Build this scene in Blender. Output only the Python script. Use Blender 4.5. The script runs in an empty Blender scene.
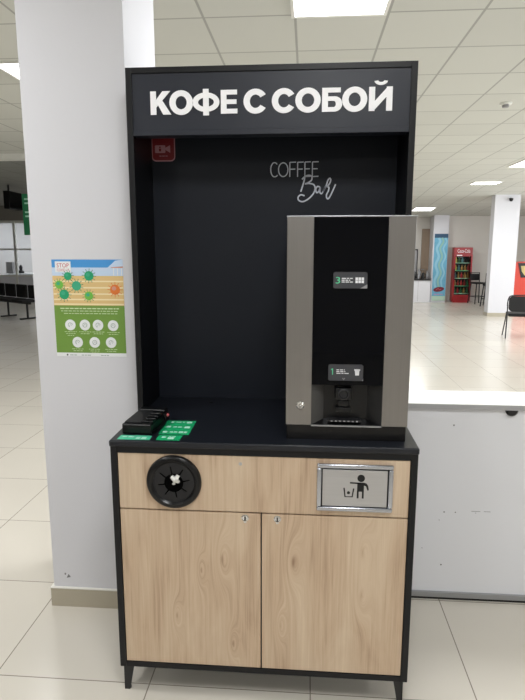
import bpy, bmesh, math, random
from mathutils import Vector, Matrix
random.seed(7)
S = bpy.context.scene
C = S.collection
PI = math.pi

# ------------------------------------------------------------------ camera
pitch, yaw, roll, F = 0.1741, 0.0776, 0.0007, 567.1
fw = Vector((-math.sin(yaw)*math.cos(pitch), math.cos(yaw)*math.cos(pitch), -math.sin(pitch)))
rt = Vector((math.cos(yaw), math.sin(yaw), 0)); up = rt.cross(fw)
r2 = rt*math.cos(roll)+up*math.sin(roll); u2 = up*math.cos(roll)-rt*math.sin(roll)
cam = bpy.data.cameras.new('camera'); co = bpy.data.objects.new('camera', cam); C.objects.link(co)
M = Matrix((r2, u2, -fw)).transposed().to_4x4(); M.translation = Vector((0.1437, -1.7875, 1.6006))
co.matrix_world = M
cam.sensor_fit = 'HORIZONTAL'; cam.sensor_width = 36; cam.lens = F*36/525; cam.clip_start = 0.02; cam.clip_end = 200
S.camera = co

# ------------------------------------------------------------------ world, exposure
W = bpy.data.worlds.new('world'); S.world = W; W.use_nodes = True
W.node_tree.nodes['Background'].inputs[0].default_value = (0.85, 0.92, 1.0, 1)
W.node_tree.nodes['Background'].inputs[1].default_value = 1.0
S.view_settings.view_transform = 'Standard'; S.view_settings.look = 'None'
S.view_settings.exposure = 0.13; S.view_settings.gamma = 1; S.view_settings.use_curve_mapping = False
LAMP_W = 26.0        # watts of one ceiling panel
DAY_W = 330.0        # daylight through the window wall on the right
day = bpy.data.lights.new('daylight', 'AREA'); day.shape = 'RECTANGLE'; day.size = 12; day.size_y = 2.0
day.energy = DAY_W; day.color = (0.93, 0.96, 1.0)
do = bpy.data.objects.new('daylight', day); C.objects.link(do); do.location = (8.9, 6, 1.75)
do.rotation_euler = (0, PI/2, 0); day.size, day.size_y = 2.0, 12

# ------------------------------------------------------------------ materials
def lin(r, g, b):
    f = lambda c: (c/255/12.92) if c/255 <= 0.04045 else ((c/255+0.055)/1.055)**2.4
    return (f(r), f(g), f(b), 1)
def mat(name, rgb, rough=0.6, metal=0.0, spec=0.5, vary=0.0, scale=6.0, bump=0.0, bscale=200, stretch=(1,1,1), coat=0.0):
    m = bpy.data.materials.new(name); m.use_nodes = True; nt = m.node_tree; N = nt.nodes; L = nt.links
    b = N['Principled BSDF']; col = lin(*rgb)
    b.inputs['Base Color'].default_value = col
    b.inputs['Roughness'].default_value = rough; b.inputs['Metallic'].default_value = metal
    b.inputs['Specular IOR Level'].default_value = spec; b.inputs['Coat Weight'].default_value = coat
    tc = N.new('ShaderNodeTexCoord'); mp = N.new('ShaderNodeMapping'); mp.inputs['Scale'].default_value = stretch
    L.new(tc.outputs['Object'], mp.inputs['Vector'])
    nz = N.new('ShaderNodeTexNoise'); nz.inputs['Scale'].default_value = scale; nz.inputs['Detail'].default_value = 5
    L.new(mp.outputs[0], nz.inputs['Vector'])
    mx = N.new('ShaderNodeMix'); mx.data_type = 'RGBA'
    mx.inputs['A'].default_value = tuple(c*(1-vary) for c in col[:3])+(1,)
    mx.inputs['B'].default_value = tuple(min(1, c*(1+vary)) for c in col[:3])+(1,)
    L.new(nz.outputs['Fac'], mx.inputs['Factor']); L.new(mx.outputs['Result'], b.inputs['Base Color'])
    if bump:
        n2 = N.new('ShaderNodeTexNoise'); n2.inputs['Scale'].default_value = bscale; n2.inputs['Detail'].default_value = 3
        L.new(mp.outputs[0], n2.inputs['Vector'])
        bp = N.new('ShaderNodeBump'); bp.inputs['Strength'].default_value = bump; bp.inputs['Distance'].default_value = 0.002
        L.new(n2.outputs['Fac'], bp.inputs['Height']); L.new(bp.outputs[0], b.inputs['Normal'])
    return m
def emis(name, rgb, s):
    m = bpy.data.materials.new(name); m.use_nodes = True; b = m.node_tree.nodes['Principled BSDF']
    b.inputs['Base Color'].default_value = lin(*rgb); b.inputs['Emission Color'].default_value = lin(*rgb)
    b.inputs['Emission Strength'].default_value = s
    return m
def gridmat(name, rgb, line, x0, sx, y0, sy, w, rough, vary, lw=None, spec=0.5, scale=1.5, bump=0):
    m = mat(name, rgb, rough=rough, vary=vary, scale=scale, spec=spec); nt = m.node_tree; N = nt.nodes; L = nt.links
    b = N['Principled BSDF']; src = b.inputs['Base Color'].links[0].from_socket
    tc = N.new('ShaderNodeTexCoord'); sp = N.new('ShaderNodeSeparateXYZ'); L.new(tc.outputs['Object'], sp.inputs[0])
    def mth(op, a, bb):
        n = N.new('ShaderNodeMath'); n.operation = op
        for i, v in enumerate((a, bb)):
            if isinstance(v, (int, float)): n.inputs[i].default_value = v
            elif v is not None: L.new(v, n.inputs[i])
        return n.outputs[0]
    def ax(o, z0, s):
        t = mth('DIVIDE', mth('SUBTRACT', o, z0), s)
        fr = mth('FRACT', mth('ADD', t, 100.0), None)
        d = mth('MULTIPLY', mth('MINIMUM', fr, mth('SUBTRACT', 1.0, fr)), s)
        return mth('LESS_THAN', d, w/2)
    g = mth('MAXIMUM', ax(sp.outputs[0], x0, sx), ax(sp.outputs[1], y0, sy))
    # every slab a slightly different tone
    wn = N.new('ShaderNodeTexWhiteNoise'); wn.noise_dimensions = '2D'; cb = N.new('ShaderNodeCombineXYZ')
    L.new(mth('FLOOR', mth('DIVIDE', mth('SUBTRACT', sp.outputs[0], x0), sx), None), cb.inputs[0])
    L.new(mth('FLOOR', mth('DIVIDE', mth('SUBTRACT', sp.outputs[1], y0), sy), None), cb.inputs[1])
    L.new(cb.outputs[0], wn.inputs['Vector'])
    hs = N.new('ShaderNodeHueSaturation'); L.new(src, hs.inputs['Color'])
    L.new(mth('ADD', 0.975, mth('MULTIPLY', wn.outputs['Value'], 0.05)), hs.inputs['Value'])
    mx = N.new('ShaderNodeMix'); mx.data_type = 'RGBA'; L.new(g, mx.inputs['Factor'])
    L.new(hs.outputs[0], mx.inputs['A']); mx.inputs['B'].default_value = lin(*line)
    L.new(mx.outputs['Result'], b.inputs['Base Color'])
    return m

M_floor = gridmat('floor_tile', (208, 202, 191), (138, 130, 118), 0.177, 0.6, 0.05, 0.61, 0.0045, 0.22, 0.04, spec=0.5)
M_ceil = gridmat('ceiling_tile', (208, 209, 202), (168, 169, 163), 0.05, 0.56, 1.94, 0.632, 0.016, 0.9, 0.02)
M_ceil_shaded = gridmat('ceiling_tile_shaded', (150, 151, 146), (125, 126, 120), 0.05, 0.565, 1.94, 0.632, 0.018, 0.9, 0.02)  # weak light of the left hall put into a darker tile colour
M_paint = mat('white_paint', (214, 214, 219), 0.75, vary=0.015, scale=2, bump=0.15, bscale=60)
M_panel = mat('white_panel', (232, 233, 238), 0.5, vary=0.01, scale=3)
M_wallfar = mat('cream_paint', (204, 200, 194), 0.8, vary=0.02)
M_wallgrey = mat('grey_paint', (150, 146, 140), 0.8, vary=0.02)
M_ledge = mat('white_ledge', (246, 246, 244), 0.35)
M_alu = mat('aluminium', (170, 172, 176), 0.35, metal=0.8)
M_edge = mat('grey_edging', (172, 172, 174), 0.5)
M_skirt = mat('beige_tile', (176, 168, 150), 0.35, vary=0.05, scale=8)
M_grout = mat('light_cap', (225, 222, 214), 0.6)
M_dark = mat('dark_gap', (20, 20, 20), 0.8)
M_spot = mat('scuff', (120, 120, 122), 0.8)
M_black = mat('black_laminate', (12, 13, 17), 0.42, spec=0.33, vary=0.06, scale=30, bump=0.12, bscale=500)
M_blackpanel = mat('black_back_panel', (25, 29, 38), 0.5, spec=0.25, vary=0.05, scale=3)
M_blacktop = mat('black_worktop', (22, 25, 32), 0.33, spec=0.42, vary=0.08, scale=40, bump=0.1, bscale=600)
M_blackmet = mat('black_metal', (20, 20, 22), 0.4, spec=0.5)
M_sign = mat('sign_board', (30, 34, 45), 0.42, spec=0.42, vary=0.04, scale=20, bump=0.1, bscale=500)
M_white = mat('white_vinyl', (252, 252, 255), 0.45)
M_greylet = mat('silver_vinyl', (205, 210, 220), 0.4)
M_steel = mat('brushed_steel', (144, 141, 139), 0.30, metal=0.9, vary=0.06, scale=3, stretch=(60, 60, 0.5))
M_steelw = mat('satin_steel', (190, 190, 193), 0.33, metal=0.85, vary=0.05, scale=3, stretch=(0.7, 60, 60))
M_frame = mat('polished_frame', (185, 188, 196), 0.22, metal=0.95)
M_chrome = mat('chrome', (225, 225, 225), 0.12, metal=1)
M_glassblk = mat('black_glass', (3, 4, 8), 0.04, spec=0.12)
M_plblk = mat('black_plastic', (11, 11, 13), 0.28, spec=0.35)
M_plblk2 = mat('dark_grey_plastic', (26, 26, 29), 0.5, spec=0.4)
M_plgrey = mat('charcoal_card', (56, 57, 62), 0.5)
M_tagw = mat('white_print', (225, 226, 230), 0.5)
M_tagg = mat('green_print', (90, 200, 150), 0.5)
M_taggr = mat('grey_print', (150, 150, 152), 0.5)
M_green = mat('green_sticker', (20, 165, 105), 0.4, vary=0.03)
M_green2 = mat('pale_green_sticker', (70, 190, 150), 0.35, vary=0.03)
M_gtxt = mat('pale_green_print', (175, 228, 205), 0.5)
M_red = mat('red_sticker', (128, 30, 38), 0.4)  # shade inside the hutch is mixed into this darker red
M_pink = mat('pink_print', (190, 140, 148), 0.5)
M_redbtn = mat('red_plastic', (205, 90, 95), 0.35)
M_silver = mat('silver_tone', (215, 215, 210), 0.35, metal=0.4)
M_seat = mat('black_upholstery', (18, 18, 20), 0.7, bump=0.2, bscale=300)
M_tv = mat('tv_black', (10, 10, 11), 0.6, spec=0.15)
M_gsign = mat('green_board', (20, 120, 75), 0.5)
M_redpaint = mat('red_enamel', (158, 30, 36), 0.35)
M_orange = mat('red_orange_plastic', (205, 58, 34), 0.35, vary=0.05)
M_brown = mat('brown_door', (140, 122, 104), 0.6, vary=0.06, stretch=(10, 10, 1))
M_lampframe = mat('lamp_frame', (235, 235, 230), 0.5)
M_lamp = emis('lamp_diffuser', (255, 255, 255), 4.0)
M_glass = bpy.data.materials.new('clear_glass'); M_glass.use_nodes = True
_b = M_glass.node_tree.nodes['Principled BSDF']; _b.inputs['Roughness'].default_value = 0.03
_b.inputs['Transmission Weight'].default_value = 1.0; _b.inputs['IOR'].default_value = 1.05
_b.inputs['Base Color'].default_value = (0.93, 0.96, 0.95, 1)

def woodmat():
    m = bpy.data.materials.new('light_oak_laminate'); m.use_nodes = True; nt = m.node_tree; N = nt.nodes; L = nt.links
    b = N['Principled BSDF']; b.inputs['Roughness'].default_value = 0.5; b.inputs['Specular IOR Level'].default_value = 0.35
    tc = N.new('ShaderNodeTexCoord'); sp = N.new('ShaderNodeSeparateXYZ'); L.new(tc.outputs['Object'], sp.inputs[0])
    def mth(op, a, bb=None, cc=None):
        n = N.new('ShaderNodeMath'); n.operation = op
        for i, v in enumerate((a, bb, cc)):
            if isinstance(v, (int, float)): n.inputs[i].default_value = v
            elif v is not None: L.new(v, n.inputs[i])
        return n.outputs[0]
    knots = [(-0.135, 0.545, .05), (-0.21, 0.50, .03), (0.11, 0.545, .05), (0.345, 0.59, .055), (0.345, 0.43, .05), (-0.30, .32, .03), (0.07, 0.30, .03), (-.10, .22, .03)]
    sh = None; dk = None
    for kx, kz, r in knots:
        dx = mth('SUBTRACT', sp.outputs[0], kx); dz = mth('SUBTRACT', sp.outputs[2], kz)
        q = mth('ADD', mth('POWER', mth('DIVIDE', dx, r*0.55), 2), mth('POWER', mth('DIVIDE', dz, r*1.9), 2))
        g = mth('EXPONENT', mth('MULTIPLY', q, -1.0))
        s1 = mth('MULTIPLY', g, 0.06); sh = s1 if sh is None else mth('ADD', sh, s1)
        g2 = mth('EXPONENT', mth('MULTIPLY', q, -22.0)); dk = g2 if dk is None else mth('ADD', dk, g2)
    cb = N.new('ShaderNodeCombineXYZ')
    L.new(mth('ADD', sp.outputs[0], sh), cb.inputs[0]); L.new(sp.outputs[2], cb.inputs[2])
    def noise(sc, st, det, dist):
        mp = N.new('ShaderNodeMapping'); mp.inputs['Scale'].default_value = st; L.new(cb.outputs[0], mp.inputs['Vector'])
        n = N.new('ShaderNodeTexNoise'); n.inputs['Scale'].default_value = sc; n.inputs['Detail'].default_value = det
        n.inputs['Distortion'].default_value = dist; L.new(mp.outputs[0], n.inputs['Vector']); return n.outputs['Fac']
    n1 = noise(7, (1.6, 1, 0.28), 5, 0.9)      # broad tone
    n2 = noise(30, (2.6, 1, 0.09), 6, 0.6)     # grain
    n3 = noise(90, (3.0, 1, 0.05), 3, 0.0)     # fine pores
    v = mth('ADD', mth('MULTIPLY', n1, 0.50), mth('ADD', mth('MULTIPLY', n2, 0.32), mth('MULTIPLY', n3, 0.18)))
    v = mth('SUBTRACT', v, mth('MULTIPLY', dk, 0.15))
    rp = N.new('ShaderNodeValToRGB'); e = rp.color_ramp.elements
    e[0].position = 0.30; e[0].color = lin(156, 128, 104); e[1].position = 0.66; e[1].color = lin(214, 194, 169)
    c = rp.color_ramp.elements.new(0.47); c.color = lin(197, 172, 146)
    L.new(v, rp.inputs[0]); L.new(rp.outputs[0], b.inputs['Base Color'])
    bp = N.new('ShaderNodeBump'); bp.inputs['Strength'].default_value = 0.08; bp.inputs['Distance'].default_value = 0.001
    L.new(n3, bp.inputs['Height']); L.new(bp.outputs[0], b.inputs['Normal'])
    return m
M_wood = woodmat()

# ------------------------------------------------------------------ helpers
def link(name, bm, mats, parent=None, smooth=False):
    me = bpy.data.meshes.new(name)
    if not isinstance(mats, (list, tuple)): mats = [mats]
    for m in mats: me.materials.append(m)
    bmesh.ops.recalc_face_normals(bm, faces=bm.faces)
    bm.to_mesh(me); bm.free()
    if smooth:
        for p in me.polygons: p.use_smooth = True
        try: me.set_sharp_from_angle(angle=math.radians(35))
        except Exception: pass
    o = bpy.data.objects.new(name, me); C.objects.link(o)
    if parent: o.parent = parent
    return o
def tag(o, label, cat, group=None, kind=None):
    o['label'] = label; o['category'] = cat
    if group: o['group'] = group
    if kind: o['kind'] = kind
    return o
def thing(name, label, cat, loc=(0, 0, 0), rz=0, group=None):
    o = bpy.data.objects.new(name, None); C.objects.link(o); o.empty_display_size = 0.1
    o.location = loc; o.rotation_euler = (0, 0, rz); tag(o, label, cat, group); return o
def struct(name, bm, mats, parent=None):
    o = link(name, bm, mats, parent)
    if not parent: o['kind'] = 'structure'
    return o
def box(bm, x0, x1, y0, y1, z0, z1, bev=0.0, mi=0, seg=2):
    v = [bm.verts.new(p) for p in ((x0,y0,z0),(x1,y0,z0),(x1,y1,z0),(x0,y1,z0),(x0,y0,z1),(x1,y0,z1),(x1,y1,z1),(x0,y1,z1))]
    fs = [bm.faces.new([v[i] for i in q]) for q in ((0,3,2,1),(4,5,6,7),(0,1,5,4),(1,2,6,5),(2,3,7,6),(3,0,4,7))]
    for f in fs: f.material_index = mi
    if bev:
        r = bmesh.ops.bevel(bm, geom=list({e for f in fs for e in f.edges}), offset=bev, segments=seg, affect='EDGES', profile=0.5)
        for f in r['faces']: f.material_index = mi
    return bm
def bx(*a, **k): return box(bmesh.new(), *a, **k)
def prism(bm, pts, O, U, V, depth, mi=0):
    """polygon pts (u,v) in the plane O,U,V, thickened along -N(depth)"""
    O, U, V = Vector(O), Vector(U), Vector(V); N = U.cross(V).normalized()
    a = [bm.verts.new(O+U*u+V*v) for u, v in pts]
    f = bm.faces.new(a); f.material_index = mi
    if depth:
        b = [bm.verts.new(O+U*u+V*v-N*depth) for u, v in pts]
        bm.faces.new(b[::-1]).material_index = mi
        n = len(pts)
        for i in range(n): bm.faces.new((a[i], b[i], b[(i+1) % n], a[(i+1) % n])).material_index = mi
    return bm
def tube(bm, pts, r, seg=8, mi=0, caps=True):
    pts = [Vector(p) for p in pts]; rings = []
    n = len(pts)
    for i, p in enumerate(pts):
        d = (pts[min(i+1, n-1)]-pts[max(i-1, 0)]).normalized()
        a = d.cross(Vector((0, 0, 1)));
        if a.length < 0.1: a = d.cross(Vector((0, 1, 0)))
        a.normalize(); b = d.cross(a)
        rr = r[i] if isinstance(r, (list, tuple)) else r
        rings.append([bm.verts.new(p+a*rr*math.cos(2*PI*k/seg)+b*rr*math.sin(2*PI*k/seg)) for k in range(seg)])
    for i in range(n-1):
        for k in range(seg):
            bm.faces.new((rings[i][k], rings[i][(k+1) % seg], rings[i+1][(k+1) % seg], rings[i+1][k])).material_index = mi
    if caps:
        bm.faces.new(rings[0]).material_index = mi; bm.faces.new(rings[-1][::-1]).material_index = mi
    return bm
def lathe(bm, prof, O=(0,0,0), A=(0,0,1), seg=32, mi=0):
    """profile of (radius, height along A)"""
    O = Vector(O); A = Vector(A).normalized(); X = A.orthogonal().normalized(); Y = A.cross(X)
    rings = []
    for r, h in prof:
        if r < 1e-6: rings.append([bm.verts.new(O+A*h)])
        else: rings.append([bm.verts.new(O+A*h+X*r*math.cos(2*PI*k/seg)+Y*r*math.sin(2*PI*k/seg)) for k in range(seg)])
    for i in range(len(rings)-1):
        a, b = rings[i], rings[i+1]
        for k in range(seg):
            k2 = (k+1) % seg
            q = ([a[0]] if len(a) == 1 else [a[k], a[k2]])+([b[0]] if len(b) == 1 else [b[k2], b[k]])
            if len(q) >= 3: bm.faces.new(q).material_index = mi
    return bm
def ell(cx, cy, rx, ry, n=24, a0=0, a1=360):
    full = abs(a1-a0) >= 360
    m = n if full else n+1
    return [(cx+rx*math.cos(math.radians(a0+(a1-a0)*i/n)), cy+ry*math.sin(math.radians(a0+(a1-a0)*i/n))) for i in range(m)]
def rrect(x0, y0, x1, y1, r, n=4):
    P = []
    for cx, cy, a in ((x1-r, y1-r, 0), (x0+r, y1-r, 90), (x0+r, y0+r, 180), (x1-r, y0+r, 270)):
        P += [(cx+r*math.cos(math.radians(a+90*i/n)), cy+r*math.sin(math.radians(a+90*i/n))) for i in range(n+1)]
    return P
class Sheet:
    """thin printed matter: coloured layers over each other in one mesh"""
    def __init__(s, O, U=(1,0,0), V=(0,0,1), step=0.0003):
        s.bm = bmesh.new(); s.O = Vector(O); s.U = Vector(U); s.V = Vector(V); s.N = s.U.cross(s.V).normalized(); s.mats = []; s.step = step
    def mi(s, m):
        if m not in s.mats: s.mats.append(m)
        return s.mats.index(m)
    def p(s, pts, m, layer=0, depth=0): prism(s.bm, pts, s.O+s.N*s.step*layer, s.U, s.V, depth, s.mi(m))
    def r(s, x0, y0, x1, y1, m, layer=0, depth=0): s.p([(x0,y0),(x1,y0),(x1,y1),(x0,y1)], m, layer, depth)
    def arc(s, cx, cy, rx, ry, tx, ty, a0, a1, m, layer=0, depth=0, n=32):
        full = abs(a1-a0) >= 360
        for i in range(n):
            b0 = math.radians(a0+(a1-a0)*i/n); b1 = math.radians(a0+(a1-a0)*(i+1)/n)
            q = [(cx+(rx-tx)*math.cos(b0), cy+(ry-ty)*math.sin(b0)), (cx+rx*math.cos(b0), cy+ry*math.sin(b0)),
                 (cx+rx*math.cos(b1), cy+ry*math.sin(b1)), (cx+(rx-tx)*math.cos(b1), cy+(ry-ty)*math.sin(b1))]
            s.p(q, m, layer, depth)
    def line(s, pts, w, m, layer=0, depth=0):
        """ribbon along a polyline; w a number or list"""
        n = len(pts); L = []; R = []
        for i, (x, y) in enumerate(pts):
            ax, ay = pts[max(i-1, 0)]; bx_, by = pts[min(i+1, n-1)]
            dx, dy = bx_-ax, by-ay; l = math.hypot(dx, dy) or 1
            ww = (w[i] if isinstance(w, (list, tuple)) else w)/2
            L.append((x-dy/l*ww, y+dx/l*ww)); R.append((x+dy/l*ww, y-dx/l*ww))
        for i in range(n-1): s.p([L[i], R[i], R[i+1], L[i+1]], m, layer, depth)
    def text(s, txt, x0, y0, x1, y1, m, layer=0, depth=0):
        cu = bpy.data.curves.new('t', 'FONT'); cu.body = txt; cu.resolution_u = 3
        o = bpy.data.objects.new('t', cu); C.objects.link(o)
        dg = bpy.context.evaluated_depsgraph_get(); me = bpy.data.meshes.new_from_object(o.evaluated_get(dg))
        xs = [v.co.x for v in me.vertices]; ys = [v.co.y for v in me.vertices]
        if xs:
            ax, bx_, ay, by = min(xs), max(xs), min(ys), max(ys)
            f = lambda c: ((c.x-ax)/(bx_-ax)*(x1-x0)+x0, (c.y-ay)/(by-ay)*(y1-y0)+y0)
            for pl in me.polygons:
                s.p([f(me.vertices[i].co) for i in pl.vertices], m, layer, depth)
        bpy.data.objects.remove(o); bpy.data.curves.remove(cu); bpy.data.meshes.remove(me)
    def dashes(s, x0, x1, y, h, m, layer=0, seed=1, word=0.006):
        rr = random.Random(seed); x = x0
        while x < x1-word*0.3:
            w = min(x1-x, word*rr.uniform(0.6, 1.6)); s.r(x, y-h/2, x+w, y+h/2, m, layer); x += w+word*0.3
    def build(s, name, parent=None, solid=True):
        me = bpy.data.meshes.new(name)
        for m in s.mats: me.materials.append(m)
        s.bm.to_mesh(me); s.bm.free(); o = bpy.data.objects.new(name, me); C.objects.link(o)
        if parent: o.parent = parent
        return o
def copy_tree(o, parent=None):
    c = o.copy(); C.objects.link(c); c.parent = parent
    for ch in list(o.children): copy_tree(ch, c)
    return c
def smooth_pts(P, k=6):
    out = []
    for i in range(len(P)-1):
        p0 = P[max(i-1, 0)]; p1 = P[i]; p2 = P[i+1]; p3 = P[min(i+2, len(P)-1)]
        for j in range(k):
            t = j/k
            out.append(tuple(0.5*((2*p1[a])+(-p0[a]+p2[a])*t+(2*p0[a]-5*p1[a]+4*p2[a]-p3[a])*t*t+(-p0[a]+3*p1[a]-3*p2[a]+p3[a])*t**3) for a in range(len(p1))))
    out.append(tuple(P[-1])); return out

# ================================================================== SETTING
struct('floor', bx(-13, 9.2, -7, 19, -0.1, 0), M_floor)
bm = bmesh.new()
def cbox(bm, x0, x1, y0, y1, z0a, z0b, t=0.1, mi=0):     # slab whose underside goes from z0a (at y0) to z0b (at y1)
    v = [bm.verts.new(p) for p in ((x0,y0,z0a),(x1,y0,z0a),(x1,y1,z0b),(x0,y1,z0b),(x0,y0,z0a+t),(x1,y0,z0a+t),(x1,y1,z0b+t),(x0,y1,z0b+t))]
    for q in ((0,3,2,1),(4,5,6,7),(0,1,5,4),(1,2,6,5),(2,3,7,6),(3,0,4,7)): bm.faces.new([v[i] for i in q]).material_index = mi
cbox(bm, -1.5, 9.2, -7, 11, 3.0, 3.0); cbox(bm, -1.5, 9.2, 11, 19, 3.0, 2.487)
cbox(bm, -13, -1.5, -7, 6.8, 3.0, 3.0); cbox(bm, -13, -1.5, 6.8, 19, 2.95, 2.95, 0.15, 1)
struct('ceiling', bm, [M_ceil, M_ceil_shaded])
struct('trim_1', bx(-13, -1.5, 6.62, 6.82, 2.925, 3.0), M_lampframe)      # beam across the left hall
# low wall behind the kiosk, its ledge and foot strip
bm = bx(-0.56, 9.0, 0.68, 0.90, 0.0, 0.917)
for x, z, r in ((0.80, 0.84, .004), (0.83, 0.43, .003), (0.78, 0.43, .0035), (0.78, 0.17, .004), (0.69, 0.25, .002), (0.92, 0.43, .002), (0.76, 0.39, .002)):
    prism(bm, ell(x, z, r, r, 10), (0, 0.6797, 0), (1,0,0), (0,0,1), 0, 1)
for x0, x1, z in ((0.90, 0.94, 0.437), (0.955, 0.985, 0.437)):
    prism(bm, [(x0, z), (x1, z), (x1, z+.002), (x0, z+.002)], (0, 0.6797, 0), (1,0,0), (0,0,1), 0, 1)
struct('wall_low', bm, [M_panel, M_spot])
struct('trim_2', bx(-0.56, 9.0, 0.668, 0.915, 0.917, 0.940, bev=0.001), M_ledge)
struct('trim_3', bx(-0.56, 9.0, 0.664, 0.668, 0.917, 0.9385), M_edge)
bm = bx(-0.56, 9.0, 0.668, 0.68, 0.012, 0.036); box(bm, -0.56, 9.0, 0.672, 0.68, 0.0, 0.012, mi=1)
struct('baseboard_low', bm, [M_alu, M_dark])
# big white column to the left of the kiosk
bm = bx(-0.985, -0.565, 0.494, 0.955, 0, 3.0)
prism(bm, ell(-0.93, 0.155, .004, .005, 10), (0, 0.4937, 0), (1,0,0), (0,0,1), 0, 1)
prism(bm, [(-0.925,0.135),(-0.905,0.14),(-0.915,0.155)], (0, 0.4937, 0), (1,0,0), (0,0,1), 0, 1)
struct('wall_column', bm, [M_paint, M_spot])
bm = bx(-0.997, -0.553, 0.482, 0.967, 0.0, 0.088); box(bm, -0.999, -0.551, 0.480, 0.969, 0.088, 0.092, mi=1)
struct('baseboard_column', bm, [M_skirt, M_grout])
# walls of the hall
struct('wall_back', bx(-13, 9.2, -7.2, -7, 0, 3.0), M_wallfar)
bm = bx(9.0, 9.2, -7, 19, 0, 0.7); box(bm, 9.0, 9.2, -7, 19, 2.8, 3.0)
for y0, y1 in ((-7, 0), (3.8, 4.2), (7.8, 8.2), (12, 19)): box(bm, 9.0, 9.2, y0, y1, 0.7, 2.8)
struct('wall_right', bm, M_wallfar)
struct('wall_left', bx(-13.2, -13, -7, 19, 0, 3.1), M_wallgrey)
struct('wall_far', bx(4.45, 9.0, 16.6, 16.8, 0, 2.8), M_wallfar)
struct('wall_recess', bx(-1.5, 4.0, 16.9, 17.1, 0, 2.8), M_wallfar)
struct('wall_pilaster', bx(4.0, 4.45, 16.32, 17.1, 0, 2.8), M_paint)
struct('wall_divider', bx(-1.6, -1.4, 6.82, 19, 0, 3.1), M_wallgrey)
struct('wall_pillar', bx(4.585, 5.17, 12.5, 12.78, 0, 3.0), M_paint)
struct('baseboard_pillar', bx(4.57, 5.185, 12.485, 12.795, 0, 0.09), M_skirt)
# brown door in the recess
dr = struct('door_1', bx(3.76, 3.995, 16.84, 16.9, 0.0, 2.27), M_brown)
link('door_handle', tube(bmesh.new(), [(3.79, 16.84, 1.0), (3.79, 16.81, 1.0), (3.86, 16.81, 1.0)], 0.01), M_alu, dr)
# glazed partition at the end of the left hall
X0, X1, PY = -13.0, -1.6, 15.5
struct('wall_partition', bx(X0, X1, PY, PY+0.08, 2.50, 2.95), M_wallgrey)
bm = bx(X0, X1, PY, PY+0.06, 0.0, 0.78)
struct('wall_partition_low', bm, M_panel)
wf = bmesh.new()
for z0, z1 in ((0.78, 0.83), (1.60, 1.65), (2.42, 2.50)): box(wf, X0, X1, PY-0.01, PY+0.05, z0, z1)
x = -8.93
for k in range(-3, 5):
    box(wf, x+1.35*k-0.03, x+1.35*k+0.03, PY-0.02, PY+0.06, 0.0, 2.5)
win = struct('window_1', wf, M_lampframe)
link('pane', bx(X0, X1, PY+0.015, PY+0.023, 0.83, 2.42), M_glass, win)
struct('wall_room', bx(X0, X1, 18.6, 18.8, 0, 2.95), M_paint)

# ------------------------------------------------------------------ ceiling lights
def make_light():
    t = thing('ceiling_light', 'x', 'ceiling light', group='square ceiling light panels')
    bm = bmesh.new()
    for a in ((-.285, .285, -.30, -.28), (-.285, .285, .28, .30), (-.285, -.265, -.28, .28), (.265, .285, -.28, .28)):
        box(bm, *a, -0.012, 0.0)
    link('frame', bm, M_lampframe, t)
    link('diffuser', bx(-.265, .265, -.28, .28, -0.008, -0.001), M_lamp, t)
    la = bpy.data.lights.new('panel_lamp', 'AREA'); la.shape = 'RECTANGLE'; la.size = 0.52; la.size_y = 0.55; la.energy = LAMP_W
    la.color = (0.98, 0.99, 1.0)
    lo = bpy.data.objects.new('panel_lamp', la); C.objects.link(lo); lo.parent = t; lo.location = (0, 0, -0.014)
    return t
lamp0 = make_light(); first = True
spots = [(0.312, 1.66, 3.0, 'bright square ceiling panel at the top edge, directly above the kiosk', 1),
         (-1.98, 2.93, 3.0, 'bright ceiling panel at upper left, partly behind the white column', 1),
         (3.86, 10.95, 3.0, 'ceiling panel right of centre, just in front of the far white pillar', 1.05),
         (3.79, 8.08, 3.0, 'ceiling panel cut by the right edge of the photo', 1.5),
         (3.38, 14.9, 2.748, 'small distant ceiling panel above the blue banner and counter', 1.2)]
hid = [(0.325, -1.4), (0.325, -4.6), (0.325, 4.9), (0.325, 8.1), (3.8, -4.6), (3.8, -1.4), (3.8, 1.65), (3.8, 4.9), (7.2, -1.4), (7.2, 1.65), (7.2, 4.9), (7.2, 8.1), (7.2, 11.15),  # unseen panels on the same ceiling grid, needed to light the hall
       (0.325, 11.1), (-1.98, -0.3), (-1.98, -3.5), (-5.4, -0.3), (-5.4, 2.9), (-9, -.3), (-3.6, 9.3), (-4.4, 12.3)]  # last two added out of sight to brighten the left hall
for x, y in hid: spots.append((x, y, (2.95 if y > 7 and x < -1.5 else 3.0) if y < 11.05 or x < 0 else 2.985, ('unseen ceiling panel of the left hall, hidden by the white column or the frame edge' if x < -1.5 else 'ceiling panel above the space in front of the kiosk, outside the photo' if y < 0 else 'ceiling panel hidden behind the kiosk header' if x < 1 else 'ceiling panel of the right hall, outside the right edge of the photo'), 1))
spots.append((-4.0, 17.1, 2.95, 'added ceiling panel in the room behind the glass partition', 1))
spots.append((-8.8, 17.1, 2.95, 'ceiling panel in the room behind the glass partition, farther left', 1))
spots.append((-7.0, 17.1, 2.95, 'added ceiling panel in the room behind the glass partition', 1))  # panels added along this row to brighten the room behind the glass
spots.append((-11.0, 17.1, 2.95, 'added ceiling panel in the room behind the glass partition', 1))
for x, y, z, lab, sy in spots:
    t = lamp0 if first else copy_tree(lamp0); first = False
    t.location = (x, y, z); t['label'] = lab; t.scale = (1, sy, 1)
    if z < 2.9 and y > 10 and x > 0: t.rotation_euler = (-0.064, 0, 0)

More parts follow.
